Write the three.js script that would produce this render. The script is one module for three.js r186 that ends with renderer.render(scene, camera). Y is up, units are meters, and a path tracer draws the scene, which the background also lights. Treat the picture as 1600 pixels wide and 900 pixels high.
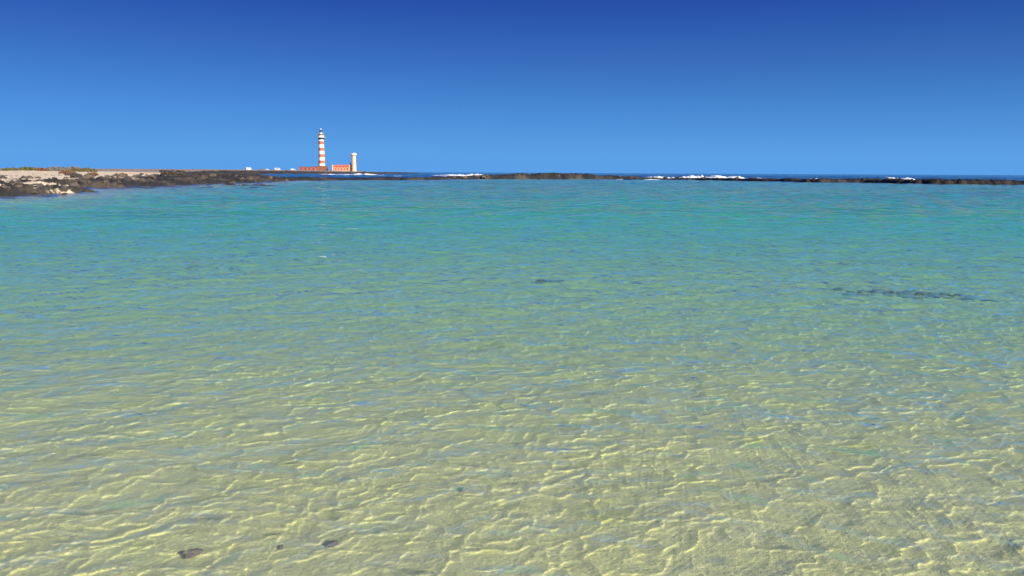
import * as THREE from 'three';
import { mergeGeometries, mergeVertices } from 'three/addons/utils/BufferGeometryUtils.js';
import { RoundedBoxGeometry } from 'three/addons/geometries/RoundedBoxGeometry.js';
import { createNoise2D, createNoise3D } from 'simplex-noise';

// ---------------------------------------------------------------- camera, sky, sun, exposure
const DEG = Math.PI / 180;
const scene = new THREE.Scene();
const camera = new THREE.PerspectiveCamera(40, 16 / 9, 0.1, 20000);
camera.position.set(0, 1.7, 0);
camera.rotation.order = 'YXZ';
camera.rotation.set(-8.3065 * DEG, 0, 0.28 * DEG);

function makeSky() {
  const W = 256, H = 512, d = new Float32Array(W * H * 4);
  // clear air: sRGB colours by elevation in degrees
  const stops = [[0, 92, 161, 233], [1.2, 93, 161, 230], [4, 76, 142, 216], [7.5, 58, 112, 191], [11.7, 39, 79, 167], [18, 40, 82, 164], [90, 40, 82, 160]];
  const lin = (c) => { c /= 255; return c <= 0.04045 ? c / 12.92 : ((c + 0.055) / 1.055) ** 2.4; };
  for (let j = 0; j < H; j++) {
    const e = Math.max(0, ((j + 0.5) / H - 0.5) * 180);
    let k = 0; while (k < stops.length - 2 && e > stops[k + 1][0]) k++;
    const a = stops[k], b = stops[k + 1], t = Math.min(1, (e - a[0]) / (b[0] - a[0]));
    for (let i = 0; i < W; i++) {
      const az = ((i + 0.5) / W - 0.5) * 2 * Math.PI;           // x = cos(az), z = sin(az)
      const side = 1 - 0.15 * Math.cos(az) * Math.min(1, e / 6);   // polarised clear sky: slightly deeper towards the east
      const o = (j * W + i) * 4;
      for (let c = 0; c < 3; c++) d[o + c] = lin(a[c + 1] + (b[c + 1] - a[c + 1]) * t) * side;
      d[o + 3] = 1;
    }
  }
  const t = new THREE.DataTexture(d, W, H, THREE.RGBAFormat, THREE.FloatType);
  t.mapping = THREE.EquirectangularReflectionMapping; t.magFilter = THREE.LinearFilter; t.needsUpdate = true;
  return t;
}
scene.background = makeSky();
scene.environment = scene.background;
scene.backgroundIntensity = scene.environmentIntensity = 1 / 1.48;

const SUN_EL = 21.5 * DEG, SUN_AZ = 46 * DEG;     // behind the camera, to the right
const sunDir = new THREE.Vector3(Math.cos(SUN_EL) * Math.sin(SUN_AZ), Math.sin(SUN_EL), Math.cos(SUN_EL) * Math.cos(SUN_AZ));
const sun = new THREE.DirectionalLight(new THREE.Color(1, 0.92, 0.78), 5);
sun.name = 'sun';
sun.position.copy(sunDir).multiplyScalar(400).add(new THREE.Vector3(0, 0, -200));
sun.target.position.set(0, 0, -200);
sun.castShadow = true;
Object.assign(sun.shadow.camera, { left: -400, right: 400, top: 400, bottom: -400, near: 1, far: 1500 });
sun.shadow.mapSize.set(4096, 4096);
scene.add(sun, sun.target);

const renderer = new THREE.WebGLRenderer({ antialias: true });
renderer.toneMapping = THREE.LinearToneMapping;
renderer.toneMappingExposure = 1.48;
renderer.shadowMap.enabled = true;

// ---------------------------------------------------------------- helpers
let seed = 7;
const rnd = () => { seed = (seed * 16807) % 2147483647; return seed / 2147483647; };
const rr = (a, b) => a + (b - a) * rnd();
const n2 = createNoise2D(rnd), n3 = createNoise3D(rnd);
const clamp = THREE.MathUtils.clamp, lerp = THREE.MathUtils.lerp;
const sstep = (a, b, x) => { const t = clamp((x - a) / (b - a), 0, 1); return t * t * (3 - 2 * t); };
const rgb = (r, g, b) => new THREE.Color().setRGB(r, g, b);
const used = new Map();
function numbered(name) { const k = used.get(name) ?? 0; used.set(name, k + 1); return k ? name + '_' + String(k).padStart(3, '0') : name; }
function put(o, parent = scene) { o.castShadow = o.receiveShadow = true; parent.add(o); return o; }
function mesh(name, geo, mat, parent) { const m = new THREE.Mesh(geo, mat); m.name = parent ? name : numbered(name); return put(m, parent ?? scene); }
function group(name, x, y, z, turn = 0) { const g = new THREE.Group(); g.name = numbered(name); g.position.set(x, y, z); g.rotation.y = turn; scene.add(g); return g; }
function tag(o, label, category, grp, kind) { if (label) o.userData.label = label; if (category) o.userData.category = category; if (grp) o.userData.group = grp; if (kind) o.userData.kind = kind; return o; }
function structure(o) { o.userData.kind = 'structure'; return o; }
const mat = (r, g, b, rough = 0.9, more = {}) => new THREE.MeshStandardMaterial({ color: rgb(r, g, b), roughness: rough, ...more });
const box = (w, h, d, x = 0, y = 0, z = 0) => new THREE.BoxGeometry(w, h, d).translate(x, y, z);
function sheet(nu, nv, at, color) {   // a grid surface; at(i, j) -> [x, y, z]
  const p = new Float32Array((nu + 1) * (nv + 1) * 3), uv = new Float32Array((nu + 1) * (nv + 1) * 2), c = color && new Float32Array((nu + 1) * (nv + 1) * 3), id = new Uint32Array(nu * nv * 6);
  let k = 0;
  for (let j = 0; j <= nv; j++) for (let i = 0; i <= nu; i++, k++) {
    const q = at(i, j); p[k * 3] = q[0]; p[k * 3 + 1] = q[1]; p[k * 3 + 2] = q[2]; uv[k * 2] = q[3] ?? q[0]; uv[k * 2 + 1] = q[4] ?? -q[2];
    if (c) c.set(color(q, i, j), k * 3);
  }
  k = 0;
  for (let j = 0; j < nv; j++) for (let i = 0; i < nu; i++) { const a = j * (nu + 1) + i, b = a + nu + 1; id[k++] = a; id[k++] = a + 1; id[k++] = b; id[k++] = a + 1; id[k++] = b + 1; id[k++] = b; }
  const g = new THREE.BufferGeometry();
  g.setAttribute('position', new THREE.BufferAttribute(p, 3)); g.setAttribute('uv', new THREE.BufferAttribute(uv, 2));
  if (c) g.setAttribute('color', new THREE.BufferAttribute(c, 3));
  g.setIndex(new THREE.BufferAttribute(id, 1)); g.computeVertexNormals();
  return g;
}
function dataTexture(W, H, f, srgb) {
  const d = new Uint8Array(W * H * 4);
  for (let j = 0; j < H; j++) for (let i = 0; i < W; i++) { const v = f(i, j), o = (j * W + i) * 4; d[o] = v[0]; d[o + 1] = v[1]; d[o + 2] = v[2]; d[o + 3] = 255; }
  const t = new THREE.DataTexture(d, W, H); t.wrapS = t.wrapT = THREE.RepeatWrapping; t.magFilter = THREE.LinearFilter;
  if (srgb) t.colorSpace = THREE.SRGBColorSpace;
  t.needsUpdate = true; return t;
}
// a tileable field of N random waves, wave numbers between k0 and k1 cycles per tile; squash > 1 makes long crests across
function waveField(S, N, k0, k1, squash, power) {
  const h = new Float32Array(S * S);
  for (let n = 0; n < N; n++) {
    const k = k0 * Math.pow(k1 / k0, rnd()), a = rnd() * 2 * Math.PI;
    const kx = Math.round(k * Math.cos(a) / squash), ky = Math.round(k * Math.sin(a)), ph = rnd() * 6.283;
    if (!kx && !ky) continue;
    const amp = Math.pow(Math.hypot(kx, ky), -power);
    const cx = [], sx = [];
    for (let i = 0; i < S; i++) { cx.push(Math.cos(6.283185307 * kx * i / S)); sx.push(Math.sin(6.283185307 * kx * i / S)); }
    for (let j = 0; j < S; j++) { const b = 6.283185307 * ky * j / S + ph, cb = Math.cos(b) * amp, sb = Math.sin(b) * amp; for (let i = 0; i < S; i++) h[j * S + i] += cx[i] * cb - sx[i] * sb; }
  }
  let m = 0; for (const v of h) m = Math.max(m, Math.abs(v));
  for (let i = 0; i < h.length; i++) h[i] /= m;
  return h;
}

// ---------------------------------------------------------------- the lie of the land (metres; camera above 0,0, looking to -z)
// rows of a sheet lie closer together near the beach, where small things show
function rowsFrom(z0, z1, step, first) { const r = [z0]; let z = z0; while (z > z1) { z -= Math.max(first, -z * step(-z)); r.push(z); } return r; }

// outer edge of the lagoon: shore on the left, then the reefs
const RIM = [[-60, -44], [-33.2, -51.6], [-32.6, -56.2], [-34.9, -64.2], [-40, -74], [-39, -80.9], [-37.6, -90], [-39.4, -100], [-37.4, -112], [-39, -131], [-39.9, -146], [-31.4, -162.6], [-21.6, -167.5], [-17.2, -185], [-0.1, -204], [17, -214], [31, -208], [43.5, -209], [50.1, -195.8], [56.9, -177.8], [61, -162], [70.8, -160], [72, -146], [80, -141], [95, -137], [150, -130], [260, -120]];
function segDist(x, z, a, b) { const dx = b[0] - a[0], dz = b[1] - a[1], t = clamp(((x - a[0]) * dx + (z - a[1]) * dz) / (dx * dx + dz * dz), 0, 1); return Math.hypot(x - a[0] - dx * t, z - a[1] - dz * t); }
function rimDist(x, z) { let d = 1e9; for (let k = 0; k + 1 < RIM.length; k++) d = Math.min(d, segDist(x, z, RIM[k], RIM[k + 1])); return d; }
function inside(x, z, poly) { let c = false; for (let i = 0, j = poly.length - 1; i < poly.length; j = i++) { const [xi, zi] = poly[i], [xj, zj] = poly[j]; if ((zi > z) !== (zj > z) && x < (xj - xi) * (z - zi) / (zj - zi) + xi) c = !c; } return c; }
const LAGOON = [...RIM, [260, 60], [-60, 60]];
const LAND = [[-400, -20], [-120, -36], [-60, -44], [-33.2, -51.6], [-32.4, -53.1], [-32.6, -56.2], [-33.3, -59.5], [-34.9, -64.2], [-38.3, -69.3], [-40.6, -74.2], [-39.7, -75.9], [-39, -80.9], [-37.6, -84.9], [-37.5, -93.3], [-39.4, -100], [-37.6, -106.2], [-37.3, -116], [-39, -131.3], [-39.9, -146], [-50, -175], [-72, -230], [-112, -330], [-140, -420], [-128, -480], [-116, -560], [-95, -620], [-74, -655], [-82, -700], [-130, -800], [-300, -1000], [-900, -1100], [-900, -200]];
function landDist(x, z) { let d = 1e9; for (let k = 0; k + 1 < LAND.length - 1; k++) d = Math.min(d, segDist(x, z, LAND[k], LAND[k + 1])); return inside(x, z, LAND) ? d : -d; }
const fbm = (x, z, s, o) => { let v = 0, a = 1, t = 0; for (let k = 0; k < o; k++) { v += a * n2(x * s + 17 * k, z * s - 31 * k); t += a; a *= 0.5; s *= 2.1; } return v / t; };
function landHeight(x, z) {
  const D = -z, d = landDist(x, z) + 2.2 * fbm(x, z, 0.12, 3) + 0.5 * n2(x * 0.7, z * 0.7);
  if (d < -3) return Math.max(-6, -1.05 + (d + 3) * 0.9);
  const near = 1 - sstep(180, 320, D);
  let h = d < 0 ? d * 0.35 : 0.25 * sstep(0, 1, d) + 0.55 * sstep(0.5, 7, d) + 0.5 * sstep(10, 45, d);
  h += near * 0.35 * sstep(20, 60, d) * (0.6 + 0.8 * fbm(x, z, 0.03, 2));
  const plateau = lerp(1.5, 2.7, sstep(-112, -180, x));
  h = lerp(h, Math.min(h, 0.8) + (plateau - 0.8) * sstep(3, 30, d), sstep(330, 480, D));
  const rough = lava(x, z, d);
  const c = 1 - Math.abs(n2(x * 0.55, z * 0.55)), c2 = 1 - Math.abs(n2(x * 1.5 + 9, z * 1.5));
  h += rough * sstep(-0.5, 1.5, d) * (0.36 * c * c + 0.2 * c2 * c2 + 0.07 * n2(x * 4, z * 4) - 0.18) * (1 + 0.5 * sstep(100, 300, D));
  if (d > 0) h += (1 - rough) * (0.04 * n2(x * 0.4, z * 0.4) + 0.12 * fbm(x, z, 0.05, 2));
  return h;
}
function lava(x, z, d) {   // 1 where black rock lies bare, 0 on sand
  const D = -z, cove = 1 - sstep(3.2, 5.5, Math.hypot(x + 40.8, (z + 70) * 1.3));
  const open = sstep(0.47, 0.41, -x / D + 0.03 * n2(x * 0.1, z * 0.1)), wide = 2.8 + 4.5 * sstep(64, 82, D) + 15 * open * sstep(85, 120, D);
  let m = 1 - sstep(wide - 2, wide + 3, d + 5 * fbm(x, z, 0.09, 3));
  m = Math.max(m, open * sstep(0.55, 0.25, Math.abs(n2(x * 0.06 + 3, z * 0.06))) * sstep(90, 110, D) * sstep(170, 120, D), 0.8 * sstep(0.5, 0.75, n2(x * 0.12, z * 0.12)) * sstep(150, 60, D));
  return clamp(m - cove, 0, 1);
}
function bedHeight(x, z) {
  const D = Math.max(0, -z), lag = inside(x, z, LAGOON);
  if (!lag) return -1.5 - 30 * sstep(2, 50, rimDist(x, z));
  let h = -(0.27 + 0.40 * sstep(3, 14, D) + 0.35 * sstep(6, 45, D) + 0.2 * sstep(20, 150, D));
  h -= 0.10 * fbm(x, z, 0.06, 2) * sstep(8, 40, D);
  const r = D > 35 ? rimDist(x, z) : 99;
  h -= 0.35 * sstep(22, 12, r) * sstep(20, 50, x);           // a deeper channel under the black reef
  return lerp(h, -0.12, sstep(9, 0, r));
}

// ---------------------------------------------------------------- sea bed: pale sand, with an added ridge relief imitating caustic light lines
const sandGrain = dataTexture(1024, 1024, (() => {
  const f = waveField(1024, 60, 30, 240, 1, 0.3);
  return (i, j) => { const q = rnd(), v = 224 + 20 * f[j * 1024 + i] + 26 * (rnd() - 0.5); const s = q < 0.010 ? 0.55 : q > 0.994 ? 1.22 : 1; return [clamp(v * s * 1.0, 0, 255), clamp(v * s * 0.985, 0, 255), clamp(v * s * 0.955, 0, 255)]; };
})(), true);
const grainBump = dataTexture(512, 512, (() => { const f = waveField(512, 80, 20, 140, 1, 0.5); return (i, j) => { const v = 128 + 100 * f[j * 512 + i] + 20 * (rnd() - 0.5); return [v, v, v]; }; })());
sandGrain.repeat.set(1 / 1.3, 1 / 1.3); grainBump.repeat.set(1 / 0.9, 1 / 0.9);
const hash = (i, j, k) => { let h = (Math.imul(i, 374761393) + Math.imul(j, 668265263) + Math.imul(k, 1274126177)) | 0; h = Math.imul(h ^ (h >>> 13), 1103515245); h ^= h >>> 16; return (h >>> 0) / 4294967296; };
function cells(x, z, k) {   // distance to the border between the two nearest cells
  const ix = Math.floor(x), iz = Math.floor(z); let f1 = 9, f2 = 9;
  for (let a = -1; a <= 1; a++) for (let b = -1; b <= 1; b++) {
    const dx = ix + a + hash(ix + a, iz + b, k) - x, dz = iz + b + hash(ix + a, iz + b, k + 7) - z, d = Math.sqrt(dx * dx + dz * dz);
    if (d < f1) { f2 = f1; f1 = d; } else if (d < f2) f2 = d;
  }
  return f2 - f1;
}
function causticRidges(x, z, D) {  // height of the ridge network that stands in for refracted caustics, plus gentle undulation
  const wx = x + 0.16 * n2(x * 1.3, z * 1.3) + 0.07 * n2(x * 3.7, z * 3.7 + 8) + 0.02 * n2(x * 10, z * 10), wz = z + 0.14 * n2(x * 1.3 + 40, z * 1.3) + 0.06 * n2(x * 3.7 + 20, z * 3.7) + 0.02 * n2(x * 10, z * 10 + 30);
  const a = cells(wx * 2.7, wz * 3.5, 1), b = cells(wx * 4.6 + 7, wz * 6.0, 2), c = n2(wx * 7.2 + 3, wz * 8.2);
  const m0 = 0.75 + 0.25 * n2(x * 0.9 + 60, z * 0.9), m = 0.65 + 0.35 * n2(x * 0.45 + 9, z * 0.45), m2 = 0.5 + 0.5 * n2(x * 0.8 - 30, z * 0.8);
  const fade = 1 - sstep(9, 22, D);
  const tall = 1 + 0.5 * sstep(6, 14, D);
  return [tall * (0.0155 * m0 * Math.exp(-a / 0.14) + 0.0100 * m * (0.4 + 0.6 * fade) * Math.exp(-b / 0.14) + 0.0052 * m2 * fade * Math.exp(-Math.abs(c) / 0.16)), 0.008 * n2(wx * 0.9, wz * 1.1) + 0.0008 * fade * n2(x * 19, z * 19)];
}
{
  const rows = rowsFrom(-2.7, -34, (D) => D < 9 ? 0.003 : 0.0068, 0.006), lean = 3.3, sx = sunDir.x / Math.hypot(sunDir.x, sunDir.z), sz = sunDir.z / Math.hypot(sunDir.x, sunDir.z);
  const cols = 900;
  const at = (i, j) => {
    const z = rows[j], D = -z, x = (i / cols * 2 - 1) * (0.71 * D + 1.5), edge = sstep(34, 26, D), [r, s] = causticRidges(x, z, D);
    return [x + sx * lean * r * edge, bedHeight(x, z) + (r + s) * edge, z + sz * lean * r * edge];  // ridges sheared towards the sun so their faces light up like caustic lines
  };
  const tint = (q) => { const a = 0.5 + 0.5 * fbm(q[0], q[2], 0.35, 3), b = sstep(0.35, 0.8, fbm(q[0] + 90, q[2], 0.6, 3)); return [lerp(0.94, 1, a) * (1 - 0.10 * b), lerp(0.96, 1, a) * (1 - 0.05 * b), lerp(1.05, 0.95, a) * (1 - 0.22 * b)]; };
  const SAND = [0.85, 0.82, 0.40], m = mat(...SAND, 0.95, { map: sandGrain, bumpMap: grainBump, bumpScale: 0.006, vertexColors: true });
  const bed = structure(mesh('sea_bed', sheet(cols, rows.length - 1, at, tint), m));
  // the rest of the lagoon floor and the deep floor outside the reef, in one coarser sheet
  const far = rowsFrom(6, -7000, (D) => D < 260 ? 0.03 : 0.12, 0.8), fc = 240;
  const fm = mat(...SAND, 0.95, { map: sandGrain, vertexColors: true });
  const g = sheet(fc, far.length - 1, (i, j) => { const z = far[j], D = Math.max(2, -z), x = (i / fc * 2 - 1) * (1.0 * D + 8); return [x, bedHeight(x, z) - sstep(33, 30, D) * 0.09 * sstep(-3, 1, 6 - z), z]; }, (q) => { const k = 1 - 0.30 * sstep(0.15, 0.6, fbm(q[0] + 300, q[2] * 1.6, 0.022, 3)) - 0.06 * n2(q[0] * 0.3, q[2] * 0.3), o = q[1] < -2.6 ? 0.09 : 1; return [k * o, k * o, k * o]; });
  structure(mesh('sea_bed', g, fm));
}

// ---------------------------------------------------------------- water: a clear rippled surface over an absorbing body
const fineBump = dataTexture(1024, 1024, (() => { const f = waveField(1024, 110, 10, 60, 1.3, 1.0); return (i, j) => { const v = 128 + 126 * f[j * 1024 + i]; return [v, v, v]; }; })());
fineBump.repeat.set(1 / 2.3, 1 / 2.3);
const coarseNormal = (() => {
  const S = 1024, f = waveField(S, 110, 12, 70, 1.5, 1.1), L = 6.7, A = 0.075, k = A * S / L / 2;
  const t = dataTexture(S, S, (i, j) => {
    const dx = (f[j * S + (i + 1) % S] - f[j * S + (i + S - 1) % S]) * k, dy = (f[((j + 1) % S) * S + i] - f[((j + S - 1) % S) * S + i]) * k, l = 1 / Math.hypot(dx, dy, 1);
    return [127.5 - 127.5 * dx * l, 127.5 - 127.5 * dy * l, 127.5 + 127.5 * l];
  });
  t.repeat.set(1 / L, 1 / L);
  return t;
})();
function waterHeight(x, z, step) {
  const D = -z, lag = D < 110 || inside(x, z, LAGOON), keep = (lam) => 1 - sstep(lam * 0.22, lam * 0.5, step);
  const wx = x + 0.30 * n2(x * 0.5, z * 0.5), wz = z + 0.22 * x + 0.30 * n2(x * 0.4 + 50, z * 0.5);
  let h = 0;
  const far = 1 + 0.25 * sstep(6, 14, D);
  h += 0.020 * n2(wx * 0.5, wz * 1.05) * keep(0.9) * far;
  h += 0.0120 * keep(0.5) * (1 - 2 * Math.abs(n2(wx * 1.2 + 5, wz * 1.9))) * far;
  h += 0.0072 * keep(0.25) * n2(wx * 2.9 + 9, wz * 4.2 + 3) * far;
  h += 0.0020 * keep(0.1) * n2(wx * 7.5, wz * 10.5);
  // wind chop, longer out in the middle of the lagoon
  h += sstep(14, 40, D) * 0.085 * keep(1.8) * n2(x * 0.36, z * 0.62);
  h += sstep(40, 90, D) * (0.11 * n2(x * 0.16 + 4, z * 0.30) + 0.085 * n2(x * 0.3, z * 0.52 + 9));
  if (!lag) {
    const o = sstep(4, 40, rimDist(x, z));
    h += o * (0.34 * n2(x * 0.02, z * 0.055) + 0.20 * n2(x * 0.06 + 7, z * 0.15) + 0.09 * n2(x * 0.2, z * 0.42));
  }
  return h;
}
{
  const cols = 400, pace = (D) => D < 50 ? 0.006 : D < 260 ? 0.0066 : D < 700 ? 0.0068 : 0.02;
  const skin = (z1) => {
    const rows = [4, 3, 2, 1, 0, -0.6, -1.2, -1.7, ...rowsFrom(-2.1, z1, pace, 0.012)];
    return sheet(cols, rows.length - 1, (i, j) => { const z = rows[j], D = Math.max(2, -z), x = (i / cols * 2 - 1) * (0.74 * D + 2 + 40 * sstep(20, 200, D)); return [x, waterHeight(x, z, clamp(rows[Math.max(0, j - 1)] - z, 0.012, 200)), z]; });
  };
  const ripple = { color: 0xffffff, roughness: 0, transmission: 1, ior: 1.33, bumpMap: fineBump, bumpScale: 0.015, normalMap: coarseNormal, normalScale: new THREE.Vector2(0.32, 0.32) };
  // the mirror-like skin of the water, and just under it the lens that bends what is seen below
  structure(mesh('water', skin(-7500), new THREE.MeshPhysicalMaterial({ ...ripple, thickness: 0, specularIntensity: 0.82 })));
  structure(mesh('water', skin(-260), new THREE.MeshPhysicalMaterial({ ...ripple, thickness: 1, transparent: true, opacity: 0.19 }))).position.y = -0.004;
  // what gives the water its colour: it absorbs red light along the way
  const a = [0.115, 0.0018, 0.0008];
  const body = new THREE.MeshPhysicalMaterial({ color: 0xffffff, roughness: 1, transparent: true, opacity: 0, thickness: 1, attenuationColor: rgb(...a.map((k) => Math.exp(-k))), attenuationDistance: 1 });
  structure(mesh('water_body', box(16000, 30, 7600, 0, -15.06, -3794), body));
}

// ---------------------------------------------------------------- land on the left: lava shore, pale sand, brown plain out to the lighthouse
const stoneBump = dataTexture(512, 512, (() => { const f = waveField(512, 120, 4, 120, 1, 0.8); return (i, j) => { const v = 128 + 120 * f[j * 512 + i]; return [v, v, v]; }; })());
const lavaTint = (x, y, z) => {
  const v = fbm(x + 40, z, 0.35, 3), w = n3(x * 2.1, y * 3, z * 2.1), rust = sstep(-0.15, 0.5, fbm(x, z + 70, 0.11, 3));
  const k = 1 + 0.35 * v + 0.35 * w;
  return [k * lerp(0.026, 0.110, rust), k * lerp(0.023, 0.083, rust), k * lerp(0.021, 0.054, rust)];
};
{
  const rows = rowsFrom(-40, -1090, (D) => D < 150 ? 0.006 : 0.009, 0.1), cols = 330;
  const at = (i, j) => { const z = rows[j], D = -z, u = i / cols, x = lerp(-(0.84 * D + 22), -(0.05 * D + 22), u); return [x, landHeight(x, z), z]; };
  const tint = (q) => {
    const [x, y, z] = q, D = -z, d = landDist(x, z) + 2.2 * fbm(x, z, 0.12, 3) + 0.5 * n2(x * 0.7, z * 0.7), m = sstep(0.35, 0.65, lava(x, z, d) + 0.3 * n2(x * 2.3, z * 2.3));
    const dry = sstep(215, 300, D + 25 * n2(x * 0.03, z * 0.03) + 0.35 * (x + 110)), g = 1 + 0.10 * n2(x * 0.8, z * 0.8) + 0.05 * n2(x * 3, z * 3), s = fbm(x, z, 0.05, 3);
    const sand = [0.86, 0.69, 0.45], plain = [0.36 + 0.12 * s, 0.27 + 0.08 * s, 0.21 + 0.05 * s], l = lavaTint(x, y, z);
    return [0, 1, 2].map((c) => lerp(lerp(sand[c], plain[c], dry) * g, l[c], m));
  };
  const m = new THREE.MeshStandardMaterial({ color: 0xffffff, roughness: 0.95, vertexColors: true, bumpMap: stoneBump, bumpScale: 0.12 });
  stoneBump.repeat.set(1 / 2.4, 1 / 2.4);
  structure(mesh('shore', sheet(cols, rows.length - 1, at, tint), m));
}

// ---------------------------------------------------------------- lava reefs round the lagoon
const lavaMat = new THREE.MeshStandardMaterial({ color: 0xffffff, roughness: 0.9, vertexColors: true, bumpMap: stoneBump, bumpScale: 0.12 });
function reef(points, tone, label) {   // points: [x, z, height, width]
  const curve = new THREE.CatmullRomCurve3(points.map((p) => new THREE.Vector3(p[0], 0, p[1])), false, 'centripetal');
  const L = curve.getLength(), nu = Math.round(L / 0.3), nv = 30, P = curve.getPoints(nu);
  const g = sheet(nu, nv, (i, j) => {
    const t = i / nu * (points.length - 1), k = Math.min(points.length - 2, Math.floor(t)), f = t - k, hgt = lerp(points[k][2], points[k + 1][2], f), wid = lerp(points[k][3], points[k + 1][3], f);
    const p = P[i], q = P[Math.min(nu, i + 1)], o = P[Math.max(0, i - 1)], tx = q.x - o.x, tz = q.z - o.z, l = Math.hypot(tx, tz), s = j / nv;
    const off = s * wid - 0.6 + 0.8 * fbm(p.x, p.z, 0.25, 2);
    const x = p.x + tz / l * off, z = p.z - tx / l * off;
    const prof = sstep(0, 0.16, s) * sstep(1, 0.6, s), c = 1 - Math.abs(n2(x * 0.6, z * 0.6)), c2 = 1 - Math.abs(n2(x * 1.7 + 9, z * 1.7));
    return [x, -0.35 + prof * (0.35 + hgt * (0.45 + 0.35 * c * c + 0.22 * c2 * c2 + 0.22 * n2(x * 0.12, z * 0.12)) + 0.06 * n2(x * 4, z * 4)), z, i * 0.3, off];
  }, (q) => { const c = lavaTint(q[0], q[1], q[2]); return c.map((v, k) => v * tone[k]); });
  const m = mesh('lava_reef', g, lavaMat);
  return tag(m, label, 'reef');
}
reef([[-41, -147, 0.8, 8], [-36, -154, 0.6, 8], [-31, -163, 0.55, 8], [-26, -168, 0.6, 8], [-21, -169, 0.6, 7], [-14, -178, 0.4, 6]], [0.6, 0.6, 0.68], 'low black lava reef reaching out from the brown shore below the lighthouse');
reef([[-19, -186, 0.4, 8], [-9, -199, 0.9, 10], [1, -205, 1.5, 12], [12, -211, 1.75, 13], [20, -215, 1.6, 13], [29, -219, 1.1, 12], [42, -224, 0.5, 10]], [0.7, 0.76, 0.9], 'brown grey flat topped reef between the lagoon and the open sea');
reef([[30, -203, 0.25, 6], [43, -209, 0.55, 7], [50, -196, 0.65, 7], [57, -178, 0.75, 7], [61, -163, 0.8, 7], [70, -160, 0.95, 7], [72, -148, 0.95, 7], [78, -142, 0.95, 7], [88, -139, 0.85, 6], [100, -136, 0.8, 6], [150, -130, 0.8, 6]], [0.45, 0.45, 0.52], 'long black lava reef with white surf breaking along its back');

// ---------------------------------------------------------------- single boulders
function rockGeo(k, detail = 2) {
  let g = new THREE.IcosahedronGeometry(1, detail); g.deleteAttribute('uv'); g = mergeVertices(g);
  const p = g.attributes.position, v = new THREE.Vector3();
  for (let i = 0; i < p.count; i++) {
    v.fromBufferAttribute(p, i);
    const r = 1 + 0.34 * n3(v.x * 1.1 + k * 9, v.y * 1.1, v.z * 1.1) + 0.16 * n3(v.x * 2.6, v.y * 2.6 + k * 5, v.z * 2.6) - 0.10 * Math.abs(n3(v.x * 5, v.y * 5, v.z * 5 + k));
    v.multiplyScalar(r); v.y = Math.max(v.y * 0.78, -0.5);
    p.setXYZ(i, v.x, v.y, v.z);
  }
  g = g.toNonIndexed(); g.computeVertexNormals(); return g;
}
const rocks = [0, 1, 2, 3, 4, 5, 6, 7].map((k) => rockGeo(k));
const rockMats = [[0.045, 0.041, 0.038], [0.062, 0.054, 0.047], [0.085, 0.067, 0.052], [0.12, 0.09, 0.066]].map((c, k) => mat(...c, 0.92, { flatShading: true, name: ['black', 'charcoal grey', 'dark brown', 'rusty brown'][k] }));
const brownMats = [[0.12, 0.095, 0.078], [0.17, 0.13, 0.105], [0.085, 0.07, 0.06]].map((c, k) => mat(...c, 0.92, { flatShading: true, name: ['grey brown', 'pale brown', 'dark brown'][k] }));
function boulder(name, x, y, z, s, label, grp, mats = rockMats, flat = 1) {
  const tone = mats[Math.floor(rnd() * mats.length)], m = mesh(name, rocks[Math.floor(rnd() * 8)], tone);
  if (label.includes('*')) { label = label.replace('*', (s < 0.28 ? 'small ' : s < 0.42 ? 'middling ' : 'large ') + (tone.name || 'dark')); grp += ', ' + label.split(' lava')[0].split(' boulder')[0]; }
  m.position.set(x, y, z); m.rotation.set(rr(-0.25, 0.25), rr(0, 6.28), rr(-0.25, 0.25)); m.scale.set(s * rr(0.85, 1.35), s * rr(0.7, 1.1) * flat, s * rr(0.8, 1.2));
  return tag(m, label, 'rock', grp);
}
function strew(n, x0, x1, z0, z1, s0, s1, ok, label, grp, mats) {
  for (let k = 0, tries = 0; k < n && tries < 6000; tries++) {
    const x = rr(x0, x1), z = rr(z0, z1), d = landDist(x, z);
    if (!ok(x, z, d)) continue;
    const s = s0 * Math.pow(s1 / s0, rnd() * rnd());
    boulder('lava_boulder', x, Math.max(-0.05, landHeight(x, z)) + 0.12 * s, z, s, label, grp, mats); k++;
  }
}
strew(70, -46, -31, -66, -47, 0.16, 0.55, (x, z, d) => d > -0.3 && d < 7 && Math.hypot(x + 40.8, (z + 70) * 1.3) > 5, '* lava boulder heaped on the near point beside the sand cove', 'boulders on the near lava point');
strew(40, -62, -36, -98, -72, 0.2, 0.7, (x, z, d) => d > -0.3 && d < 14 && Math.hypot(x + 40.8, (z + 70) * 1.3) > 6, '* lava boulder on shore between the sand cove and stone shelter', 'boulders between cove and shelter', rockMats);
strew(34, -62, -36, -116, -98, 0.24, 0.8, (x, z, d) => d > -0.3 && d < 26, '* lava boulder on the rough shore below the stone shelter', 'boulders below the shelter', rockMats);
strew(36, -66, -36, -142, -116, 0.26, 0.9, (x, z, d) => d > -0.3 && d < 26, '* lava boulder on the rough shore beyond the stone shelter', 'boulders beyond the shelter', rockMats);
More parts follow.
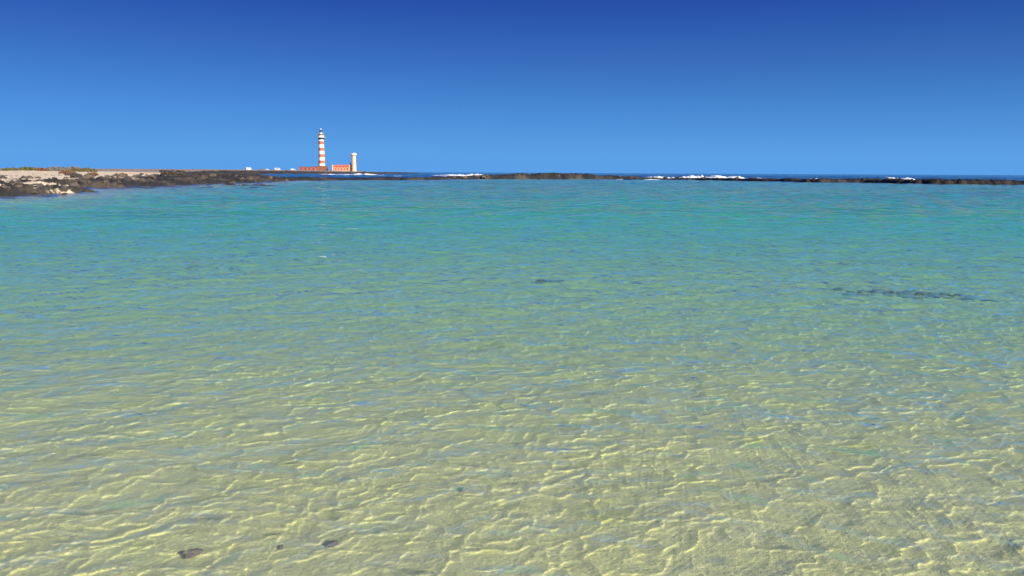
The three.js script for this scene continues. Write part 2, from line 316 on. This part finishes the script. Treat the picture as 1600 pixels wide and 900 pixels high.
for (let k = 0; k < 46; k++) {
  const t = rnd(), x = lerp(31, 92, t), base = [[31, -205], [43, -210.5], [50, -198], [57, -180], [61, -165], [70, -162], [72, -150], [80, -144], [92, -140]];
  let q = 0; while (q < base.length - 2 && x > base[q + 1][0]) q++;
  const z = lerp(base[q][1], base[q + 1][1], (x - base[q][0]) / (base[q + 1][0] - base[q][0])) - rr(0, 3);
  boulder('lava_boulder', x, rr(0.15, 0.55), z, rr(0.25, 0.6), x < 60 ? '* lava boulder on the thin low end of the black reef' : '* lava boulder on the thick high end of the black reef', 'boulders on the black reef', rockMats.slice(0, 2));
}
for (let k = 0; k < 34; k++) {
  const t = rnd(), x = lerp(-16, 30, t), z = lerp(-188, -221, Math.pow(t, 0.7)) - rr(0.5, 5);
  boulder('lava_boulder', x, rr(0.5, 0.95) * (0.5 + Math.sin(t * 3.1)), z, rr(0.25, 0.55), '* boulder lying on the flat topped brown reef', 'boulders on the brown reef', brownMats);
}
// rocks that break the lagoon's surface
boulder('lava_boulder', -33.2, 0.05, -62.4, 0.33, 'small black rock standing alone in the water off the lava point', undefined, rockMats.slice(0, 1));
for (let k = 0; k < 7; k++) boulder('lava_slab', lerp(-33.5, -28.0, k / 6), -0.03, lerp(-92, -94, rnd()), rr(0.45, 0.8), 'flat black lava slab awash in the lagoon off the brown shore', 'slabs awash off the shore', rockMats.slice(0, 1), 0.28);
for (let k = 0; k < 3; k++) boulder('lava_slab', lerp(-32.6, -31.4, k / 2), -0.03, -81.4 - 0.3 * k, rr(0.3, 0.5), 'small black slab awash beside the lava shore', 'small slabs awash', rockMats.slice(0, 1), 0.28);
for (let k = 0; k < 5; k++) boulder('lava_slab', -27 + 3.2 * k, -0.05, -108 - 1.5 * k, rr(0.25, 0.4), 'thin dark slab just breaking the calm lagoon in front of the lighthouse', 'slabs in mid lagoon', rockMats.slice(0, 1), 0.22);

// stones lying on the sea bed
const weedMats = [[0.20, 0.22, 0.14], [0.14, 0.16, 0.11], [0.36, 0.33, 0.17]].map((c) => mat(...c, 0.95, { flatShading: true }));
function sunken(x, z, s, label, grp, flat = 0.5, mats = weedMats) { return boulder('sunken_rock', x, bedHeight(x, z) + 0.01 - 0.05 * s, z, s, label, grp, mats, flat); }
for (let k = 0; k < 56; k++) { const t = rr(-1, 1) * rnd(); sunken(8.1 + 1.8 * t + rr(-0.2, 0.2), -15.8 + 0.5 * t + rr(-0.5, 0.5), rr(0.07, 0.2), 'dark weedy stone in the broad sunken patch out in the clear shallows', 'stones of the broad sunken patch', rr(0.15, 0.4)); }
for (let k = 0; k < 4; k++) sunken(0.8 + rr(-0.28, 0.28), -17.7 + rr(-0.2, 0.2), rr(0.10, 0.18), 'dark stone of the tight clump alone on the pale bed', 'tight clump of sunken stones', rr(0.3, 0.5));
sunken(-0.95, -18, 0.14, 'low grey stone under the water beside the tight clump', undefined, 0.3);
for (let k = 0; k < 8; k++) sunken(-7.5 + rr(-0.8, 0.8), -20 + rr(-0.3, 0.3), rr(0.10, 0.2), 'olive brown stone under the blue shallows towards the dark shore', 'olive sunken stones', rr(0.2, 0.45), weedMats.slice(2));
const pebbleMats = [[0.13, 0.10, 0.10], [0.19, 0.15, 0.11], [0.24, 0.22, 0.18]].map((c) => mat(...c, 0.9, { flatShading: true }));
for (const [x, z, s, l] of [[-1.65, -3.86, 0.036, 'dark purple brown stone on the shallow sand'], [-0.95, -3.98, 0.028, 'pointed brown stone leaning on the shallow sand bed'], [-1.22, -3.95, 0.016, 'tiny dark pebble between two stones on the sand'], [-0.3, -4.75, 0.03, 'grey pebble half buried in the sand, away from the others']]) {
  const m = mesh('pebble', rocks[Math.floor(rnd() * 8)], pebbleMats[Math.floor(rnd() * 3)]);
  m.position.set(x, bedHeight(x, z) + s * 0.45, z); m.scale.set(s * 1.3, s * 0.7, s); m.rotation.y = rr(0, 6); tag(m, l, 'pebble');
}

// ---------------------------------------------------------------- surf
const foamMat = mat(0.82, 0.84, 0.86, 0.9);
function breaker(points, hgt, wid, label, grp) {   // points: [x, z]; height falls off towards both ends
  const curve = new THREE.CatmullRomCurve3(points.map((p) => new THREE.Vector3(p[0], 0, p[1]))), L = curve.getLength(), nu = Math.max(20, Math.round(L / 0.22)), nv = 16, P = curve.getPoints(nu);
  const g = sheet(nu, nv, (i, j) => {
    const p = P[i], q = P[Math.min(nu, i + 1)], o = P[Math.max(0, i - 1)], tx = q.x - o.x, tz = q.z - o.z, l = Math.hypot(tx, tz), t = i / nu, s = j / nv;
    const env = Math.pow(Math.sin(Math.PI * clamp(t, 0.001, 0.999)), 0.45), lump = clamp(0.5 + 0.6 * fbm(p.x, p.z, 0.10, 3) + 0.14 * n2(p.x * 0.9, p.z * 0.9), 0.05, 1.4) * env;
    const a = Math.PI * s, r = 1 + 0.2 * n3(p.x * 0.9, s * 5, p.z * 0.9) + 0.08 * n3(p.x * 3.6, s * 11, p.z * 3.6);
    const off = (0.5 - 0.5 * Math.cos(a)) * wid * (0.6 + 0.4 * lump) * r, y = -0.12 + Math.pow(Math.sin(a), 0.8) * (0.2 + 0.78 * hgt * lump) * r;
    return [p.x + tz / l * off, y, p.z - tx / l * off];
  });
  return tag(mesh('breaking_wave', g, foamMat), label, 'wave', grp);
}
breaker([[-9, -318], [-18, -322], [-28, -318]].reverse(), 1.6, 5, 'white crest of a wave breaking between the lighthouse point and the brown reef');
breaker([[38, -236], [48, -233], [58, -232], [67, -238], [78, -244]], 1.8, 5, 'long line of white surf behind the start of the black reef');
breaker([[83, -228], [86, -226], [89, -227]], 0.9, 3, 'short white burst of surf rising behind the black reef');
breaker([[81, -186], [86, -183], [92, -186], [98, -190]], 1.5, 4, 'white wave crest curling over the black reef, second burst along it');
breaker([[-98, -405], [-88, -400], [-80, -402]], 1.0, 4, 'thin white wave crest rolling in below the striped lighthouse');
breaker([[-84, -392], [-74, -388], [-62, -390]], 1.2, 5, 'white wave crest rolling in below the old round tower');
breaker([[-46, -300], [-41, -300]], 0.5, 2, 'small whitecap on the blue inlet, nearer of two');
breaker([[-37, -360], [-30, -362]], 0.6, 2, 'small whitecap on the blue inlet, farther of two');
breaker([[2, -236], [4.5, -236]], 1.9, 1.6, 'puff of white spray over the back of the brown reef', 'spray behind the brown reef');
breaker([[11, -238], [16, -239]], 1.9, 1.6, 'puff of white spray over the back of the brown reef', 'spray behind the brown reef');
breaker([[27, -209], [33, -205.5], [38, -206]], 0.16, 2, 'flat strip of foam washing into the lagoon between the two reefs');
breaker([[98, -150], [101, -149], [104, -151]], 0.5, 1.6, 'small splash of foam near the far end of the black reef');

// ---------------------------------------------------------------- striped lighthouse
const M = {
  white: mat(0.80, 0.75, 0.64, 0.75), red: mat(0.52, 0.15, 0.07, 0.75), brown: mat(0.26, 0.10, 0.06, 0.85), brick: mat(0.40, 0.12, 0.10, 0.85), dark: mat(0.05, 0.05, 0.055, 0.6),
  cream: mat(0.74, 0.51, 0.33, 0.8), wallRed: mat(0.44, 0.10, 0.06, 0.85), pink: mat(0.64, 0.38, 0.25, 0.85), metal: mat(0.55, 0.57, 0.6, 0.35, { metalness: 0.6 }), roof: mat(0.16, 0.07, 0.055, 0.9),
  glass: new THREE.MeshPhysicalMaterial({ color: rgb(0.1, 0.13, 0.16), roughness: 0.08, metalness: 0.0, clearcoat: 1 }),
  carWhite: new THREE.MeshPhysicalMaterial({ color: rgb(0.62, 0.63, 0.64), roughness: 0.35, clearcoat: 0.8 }), carGrey: new THREE.MeshPhysicalMaterial({ color: rgb(0.12, 0.14, 0.17), roughness: 0.35, clearcoat: 0.8 }), tyre: mat(0.03, 0.03, 0.03, 0.9),
};
const lathe = (pts, n = 40) => new THREE.LatheGeometry(pts.map((p) => new THREE.Vector2(p[0], p[1])), n);
const ring = (r0, r1, y0, y1) => lathe([[r0, y0], [r1, y0], [r1, y1], [r0, y1], [r0, y0]]);
{
  const t = group('lighthouse', -175.6, 2.9, -737);
  tag(t, 'tall lighthouse tower with red and white bands on a brown block base', 'lighthouse');
  mesh('plinth', box(9.0, 4.0, 9.0, 0, 1.6, 0), M.brown, t);
  mesh('plinth_cornice', box(9.5, 0.35, 9.5, 0, 3.77, 0), M.brown, t);
  const r = (y) => lerp(2.95, 2.35, (y - 3.9) / 25);
  const cuts = [3.9, 6.1, 8.95, 11.8, 14.6, 17.5, 20.5, 23.4, 26.3, 27.75];
  for (let k = 0; k < 9; k++) mesh('band', lathe([[r(cuts[k]), cuts[k]], [r(cuts[k + 1]), cuts[k + 1]]]), k % 2 ? M.red : M.white, t);
  mesh('corbel', lathe([[2.35, 27.75], [2.4, 28.4], [3.5, 29.3]]), M.dark, t);
  const g1 = mesh('gallery', ring(0.5, 4.1, 29.3, 29.75), M.white, t);
  const rails = (R, y) => { const a = [new THREE.TorusGeometry(R, 0.05, 5, 40).rotateX(Math.PI / 2).translate(0, y + 1.0, 0), new THREE.TorusGeometry(R, 0.04, 5, 40).rotateX(Math.PI / 2).translate(0, y + 0.55, 0)]; for (let k = 0; k < 20; k++) a.push(new THREE.CylinderGeometry(0.035, 0.035, 1, 5).translate(R * Math.cos(k * Math.PI / 10), y + 0.5, R * Math.sin(k * Math.PI / 10))); return mergeGeometries(a); };
  mesh('railing', rails(3.95, 29.75), M.metal, g1);
  mesh('watch_room', lathe([[2.55, 29.75], [2.55, 31.4]]), M.white, t);
  mesh('watch_band', lathe([[2.6, 31.4], [2.6, 32.3], [3.0, 32.5]]), M.brown, t);
  const g2 = mesh('gallery', ring(0.4, 3.1, 32.5, 32.8), M.white, t);
  mesh('railing', rails(2.95, 32.8), M.metal, g2);
  mesh('lantern_base', lathe([[1.35, 32.8], [1.35, 34.0]]), M.white, t);
  const lan = mesh('lantern', lathe([[1.2, 34.0], [1.2, 35.4]], 12), M.glass, t);
  for (let k = 0; k < 12; k++) mesh('glazing_bar', box(0.08, 1.4, 0.08, 1.22 * Math.cos(k * Math.PI / 6), 34.7, 1.22 * Math.sin(k * Math.PI / 6)), M.dark, lan);
  mesh('dome', lathe([[1.55, 35.4], [1.45, 35.7], [0.9, 36.3], [0.3, 36.6]]), M.dark, t);
  mesh('ball', new THREE.SphereGeometry(0.72, 18, 14).scale(1, 0.85, 1).translate(0, 37.1, 0), M.white, t);
  mesh('lightning_rod', new THREE.CylinderGeometry(0.04, 0.06, 1.4, 6).translate(0, 38.3, 0), M.metal, t);
  for (const y of [8.0, 13.2, 19.0, 25.0]) { const w = mesh('window', box(0.7, 1.1, 0.2, Math.sin(0.5) * (r(y) - 0.02), y, Math.cos(0.5) * (r(y) - 0.02)), M.dark, t); w.userData.label = 'small dark window slit in the shaft'; }
}
// long low building at its foot
{
  const t = group('low_building', -187.3, 2.7, -733);
  tag(t, 'long low red brown building beside the foot of the striped lighthouse', 'building');
  mesh('wall', box(15.4, 3.4, 6, 0, 1.2, 0), M.brick, t);
  mesh('roof', box(16, 0.5, 6.6, 0, 3.15, 0), M.roof, t);
  for (const x of [-5.5, -1.8, 1.9, 5.6]) { const w = mesh('window', box(1.1, 1.2, 0.16, x, 1.5, 3.0), M.dark, t); mesh('sill', box(1.4, 0.14, 0.3, x, 0.8, 3.05), M.roof, w); }
}
// old lighthouse keepers' house
{
  const t = group('keepers_house', -155.6, 1.5, -733, 0.06);
  tag(t, 'red walled house with five cream arched windows and cream corners', 'house');
  mesh('wall', box(15.4, 6.0, 8.6, -0.6, 3.0, 0), M.wallRed, t);
  for (const [x, w] of [[-8.35, 0.9], [7.4, 1.9]]) mesh('corner_pilaster', box(w, 6.3, 8.9, x, 3.15, 0.06), M.cream, t);
  mesh('dado', box(15.6, 1.25, 8.9, -0.45, 0.62, 0.12), M.pink, t);
  mesh('cornice', box(15.0, 0.25, 9.0, -0.45, 5.55, 0.08), M.pink, t);
  const rf = mesh('roof', box(14.9, 0.5, 8.2, -0.45, 6.2, 0), M.wallRed, t);
  mesh('chimney', box(0.8, 2.2, 0.8, 7.0, 7.3, -1.2), M.dark, rf);
  const arch = (w, h) => { const s = new THREE.Shape(); s.moveTo(-w / 2, 0); s.lineTo(w / 2, 0); s.lineTo(w / 2, h); s.absarc(0, h, w / 2, 0, Math.PI); s.lineTo(-w / 2, 0); return s; };
  const frameShape = arch(1.9, 1.9), hole = arch(1.05, 2.0); hole.getPoints(12); frameShape.holes.push(new THREE.Path(arch(1.05, 2.0).getPoints(10).map((p) => new THREE.Vector2(p.x, p.y * 0.93 + 0.12))));
  const fg = new THREE.ExtrudeGeometry(frameShape, { depth: 0.22, bevelEnabled: false, curveSegments: 10 }), pg = new THREE.ExtrudeGeometry(arch(1.05, 1.9), { depth: 0.06, bevelEnabled: false });
  for (let k = 0; k < 5; k++) { const w = mesh('window', fg, M.cream, t); w.position.set(-6.1 + 2.75 * k, 1.35, 4.28); const p = mesh('pane', pg, k === 4 ? M.dark : M.brown, w); p.position.set(0, 0.1, 0.03); }
  for (let k = 0; k < 5; k++) mesh('dado_panel', box(1.7, 0.6, 0.1, -6.1 + 2.75 * k, 0.65, 4.6), M.cream, t);
  const terrace = mesh('terrace_wall', box(17.5, 0.5, 0.4, -0.4, -0.1, 6.5), M.cream, t); mesh('coping', box(17.8, 0.12, 0.6, -0.4, 0.21, 6.5), M.white, terrace);
}
{
  const t = group('old_tower', -144.3, 1.2, -728);
  tag(t, 'short round cream tower with a white flared top beside the red house', 'tower');
  mesh('foot', lathe([[2.55, -0.4], [2.5, 1.2], [2.2, 1.4]]), M.cream, t);
  mesh('shaft', lathe([[2.15, 1.2], [1.85, 14.2]]), M.cream, t);
  mesh('corbel', lathe([[1.85, 14.2], [1.95, 14.5], [2.55, 15.2]]), M.cream, t);
  const g = mesh('gallery', ring(0.3, 2.7, 15.2, 16.8), M.white, t); mesh('railing', new THREE.TorusGeometry(2.4, 0.05, 5, 32).rotateX(Math.PI / 2).translate(0, 17.5, 0), M.metal, g);
  mesh('lantern_stump', lathe([[1.5, 16.8], [1.45, 17.5], [0, 17.7]]), M.metal, t);
  mesh('window', box(0.6, 0.9, 0.2, 0.8, 8, 1.85), M.dark, t);
}
// parked vehicles on the plain
function vehicle(name, x, z, L, H, paint, turn, label, isVan) {
  const t = group(name, x, landHeight(x, z), z, turn); tag(t, label, isVan ? 'van' : 'car', 'vehicles parked on the plain');
  const s = new THREE.Shape(), h = L / 2, b = 0.35;
  const pts = isVan ? [[-h, b], [h, b], [h, 0.5 * H], [h - 0.35, 0.58 * H], [h - 0.95, H - 0.08], [h - 1.2, H], [-h + 0.1, H], [-h, H - 0.15]] : [[-h, b], [h, b], [h, 0.52 * H], [h - 1.1, 0.62 * H], [h - 1.75, H], [-h + 0.9, H], [-h + 0.25, 0.66 * H], [-h, 0.6 * H]];
  pts.forEach((p, i) => (i ? s.lineTo(...p) : s.moveTo(...p)));
  mesh('body', new THREE.ExtrudeGeometry(s, { depth: 1.7, bevelEnabled: true, bevelSize: 0.06, bevelThickness: 0.06, bevelSegments: 2 }).translate(0, 0, -0.85), paint, t);
  for (const sz of [-1, 1]) mesh('side_window', box(L * 0.5, H * 0.22, 0.03, isVan ? 0.1 : -0.1, H * 0.78, sz * 0.925), M.glass, t);
  for (const sx of [-1, 1]) for (const sz of [-1, 1]) mesh('wheel', new THREE.CylinderGeometry(0.34, 0.34, 0.22, 14).rotateX(Math.PI / 2).translate(sx * (h - 0.85), 0.34, sz * 0.84), M.tyre, t);
}
vehicle('parked_van', -264, -800, 5.2, 2.6, M.carWhite, 0.7, 'tall white camper van parked alone on the brown plain', true);
vehicle('parked_car', -251.5, -802, 4.2, 1.5, M.carGrey, 0.2, 'dark grey car parked between the white van and the white car');
vehicle('parked_car', -244.5, -797, 3.9, 1.5, M.carWhite, 1.2, 'small white car parked next to the dark grey car');
vehicle('parked_van', -235, -800, 5.6, 2.3, M.carWhite, 0.1, 'long white van seen side on, parked closest to the lighthouse road', true);
vehicle('parked_car', -204.5, -745, 4.4, 1.7, M.carWhite, 0.3, 'white car parked by the end of the low red building');

// ---------------------------------------------------------------- stone wind shelter on the lava shore
{
  const cx = -48.9, cz = -115, t = group('stone_shelter', cx, landHeight(cx, cz) - 0.1, cz);
  tag(t, 'dark stone wind shelter, a ring of piled lava stones on the shore', 'shelter');
  for (let row = 0; row < 4; row++) for (let k = 0; k < 15 - row; k++) {
    const a = Math.PI * 2 * (k + 0.5 * (row % 2)) / (15 - row), s = rr(0.24, 0.36);
    if (row === 3 && k % 3 === 1) continue;
    const m = mesh('stone', rocks[Math.floor(rnd() * 8)], rockMats[Math.floor(rnd() * 3)], t);
    m.position.set(1.45 * Math.cos(a), 0.15 + row * 0.30, 0.9 * Math.sin(a)); m.scale.set(s * 1.2, s * 0.8, s); m.rotation.y = rr(0, 6);
  }
}

// ---------------------------------------------------------------- low scrub on the dunes
const leafMats = { green: mat(0.115, 0.11, 0.035, 0.9), rust: mat(0.17, 0.085, 0.045, 0.9), grey: mat(0.17, 0.155, 0.13, 0.95), olive: mat(0.14, 0.115, 0.05, 0.9), stem: mat(0.12, 0.09, 0.07, 0.95) };
function shrub(name, x, z, w, h, leaf, label, grp, n = 900) {
  const y0 = landHeight(x, z), t = group(name, x, y0, z); tag(t, label, 'shrub', grp);
  const q = [], P = [], id = [];
  for (let k = 0; k < n; k++) {
    const a = rr(0, 6.283), r = Math.sqrt(rnd()), dome = Math.sqrt(1 - r * r), lump = 0.75 + 0.35 * n2(x + Math.cos(a) * r * 3, z + Math.sin(a) * r * 3);
    const c = new THREE.Vector3(Math.cos(a) * r * w / 2, dome * h * lump * Math.pow(rnd(), 0.35), Math.sin(a) * r * w / 2 * 0.7), s = rr(0.07, 0.16);
    const e = new THREE.Euler(rr(-1.2, 1.2), rr(0, 6.28), rr(-1.2, 1.2)), u = new THREE.Vector3(s, 0, 0).applyEuler(e), v = new THREE.Vector3(0, s * 1.8, 0).applyEuler(e), b = P.length / 3;
    for (const p of [c.clone().sub(v), c.clone().add(u), c.clone().add(v), c.clone().sub(u)]) P.push(p.x, Math.max(p.y, -0.05), p.z);
    id.push(b, b + 1, b + 2, b, b + 2, b + 3);
  }
  const g = new THREE.BufferGeometry(); g.setAttribute('position', new THREE.Float32BufferAttribute(P, 3)); g.setIndex(id); g.computeVertexNormals();
  mesh('foliage', g, leaf, t);
  const st = []; for (let k = 0; k < 9; k++) { const a = rr(0, 6.28), l = rr(0.3, 0.8) * h; st.push(new THREE.CylinderGeometry(0.015, 0.035, l, 5).translate(0, l / 2, 0).rotateX(rr(-0.9, 0.9)).rotateY(a).translate(rr(-0.3, 0.3) * w, -0.02, rr(-0.2, 0.2) * w)); }
  mesh('stem', mergeGeometries(st), leafMats.stem, t);
}
for (const [px, w, h, m, l] of [
  [-106.5, 4.6, 0.75, 'green', 'low olive green shrub mound at the outer end of the dune scrub'], [-103, 4.8, 0.95, 'green', 'highest olive green shrub mound on the pale dune'], [-100.2, 3.6, 0.7, 'rust', 'rust tinged shrub between the green mound and the grey scrub'],
  [-90.4, 4.2, 0.85, 'olive', 'brown olive shrub at the inner end of the grey scrub'], [-92.6, 2.6, 0.75, 'olive', 'smaller olive shrub pressed against the grey scrub']]) shrub('dune_shrub', px, -170, w, h, leafMats[m], l, 'scrub on the dune');
for (const [px, h] of [[-98.6, 0.9], [-96.8, 1.05], [-95, 0.95], [-93.6, 1.1]]) shrub('dry_shrub', px, -171, 2.9, h, leafMats.grey, 'grey dry leafless looking shrub in the row along the dune top', 'row of grey dry shrubs', 700);
for (const [px, pz, w, l] of [[-68, -122, 2.4, 'small rust brown shrub on the sand below the dune scrub'], [-62, -118, 1.6, 'small brown shrub on the sand, inner of two'], [-58.5, -120, 1.3, 'tiny brown shrub at the edge of the lava']]) shrub('dune_shrub', px, pz, w, 0.4, leafMats.rust, l, 'scrub on the sand', 350);

renderer.render(scene, camera);
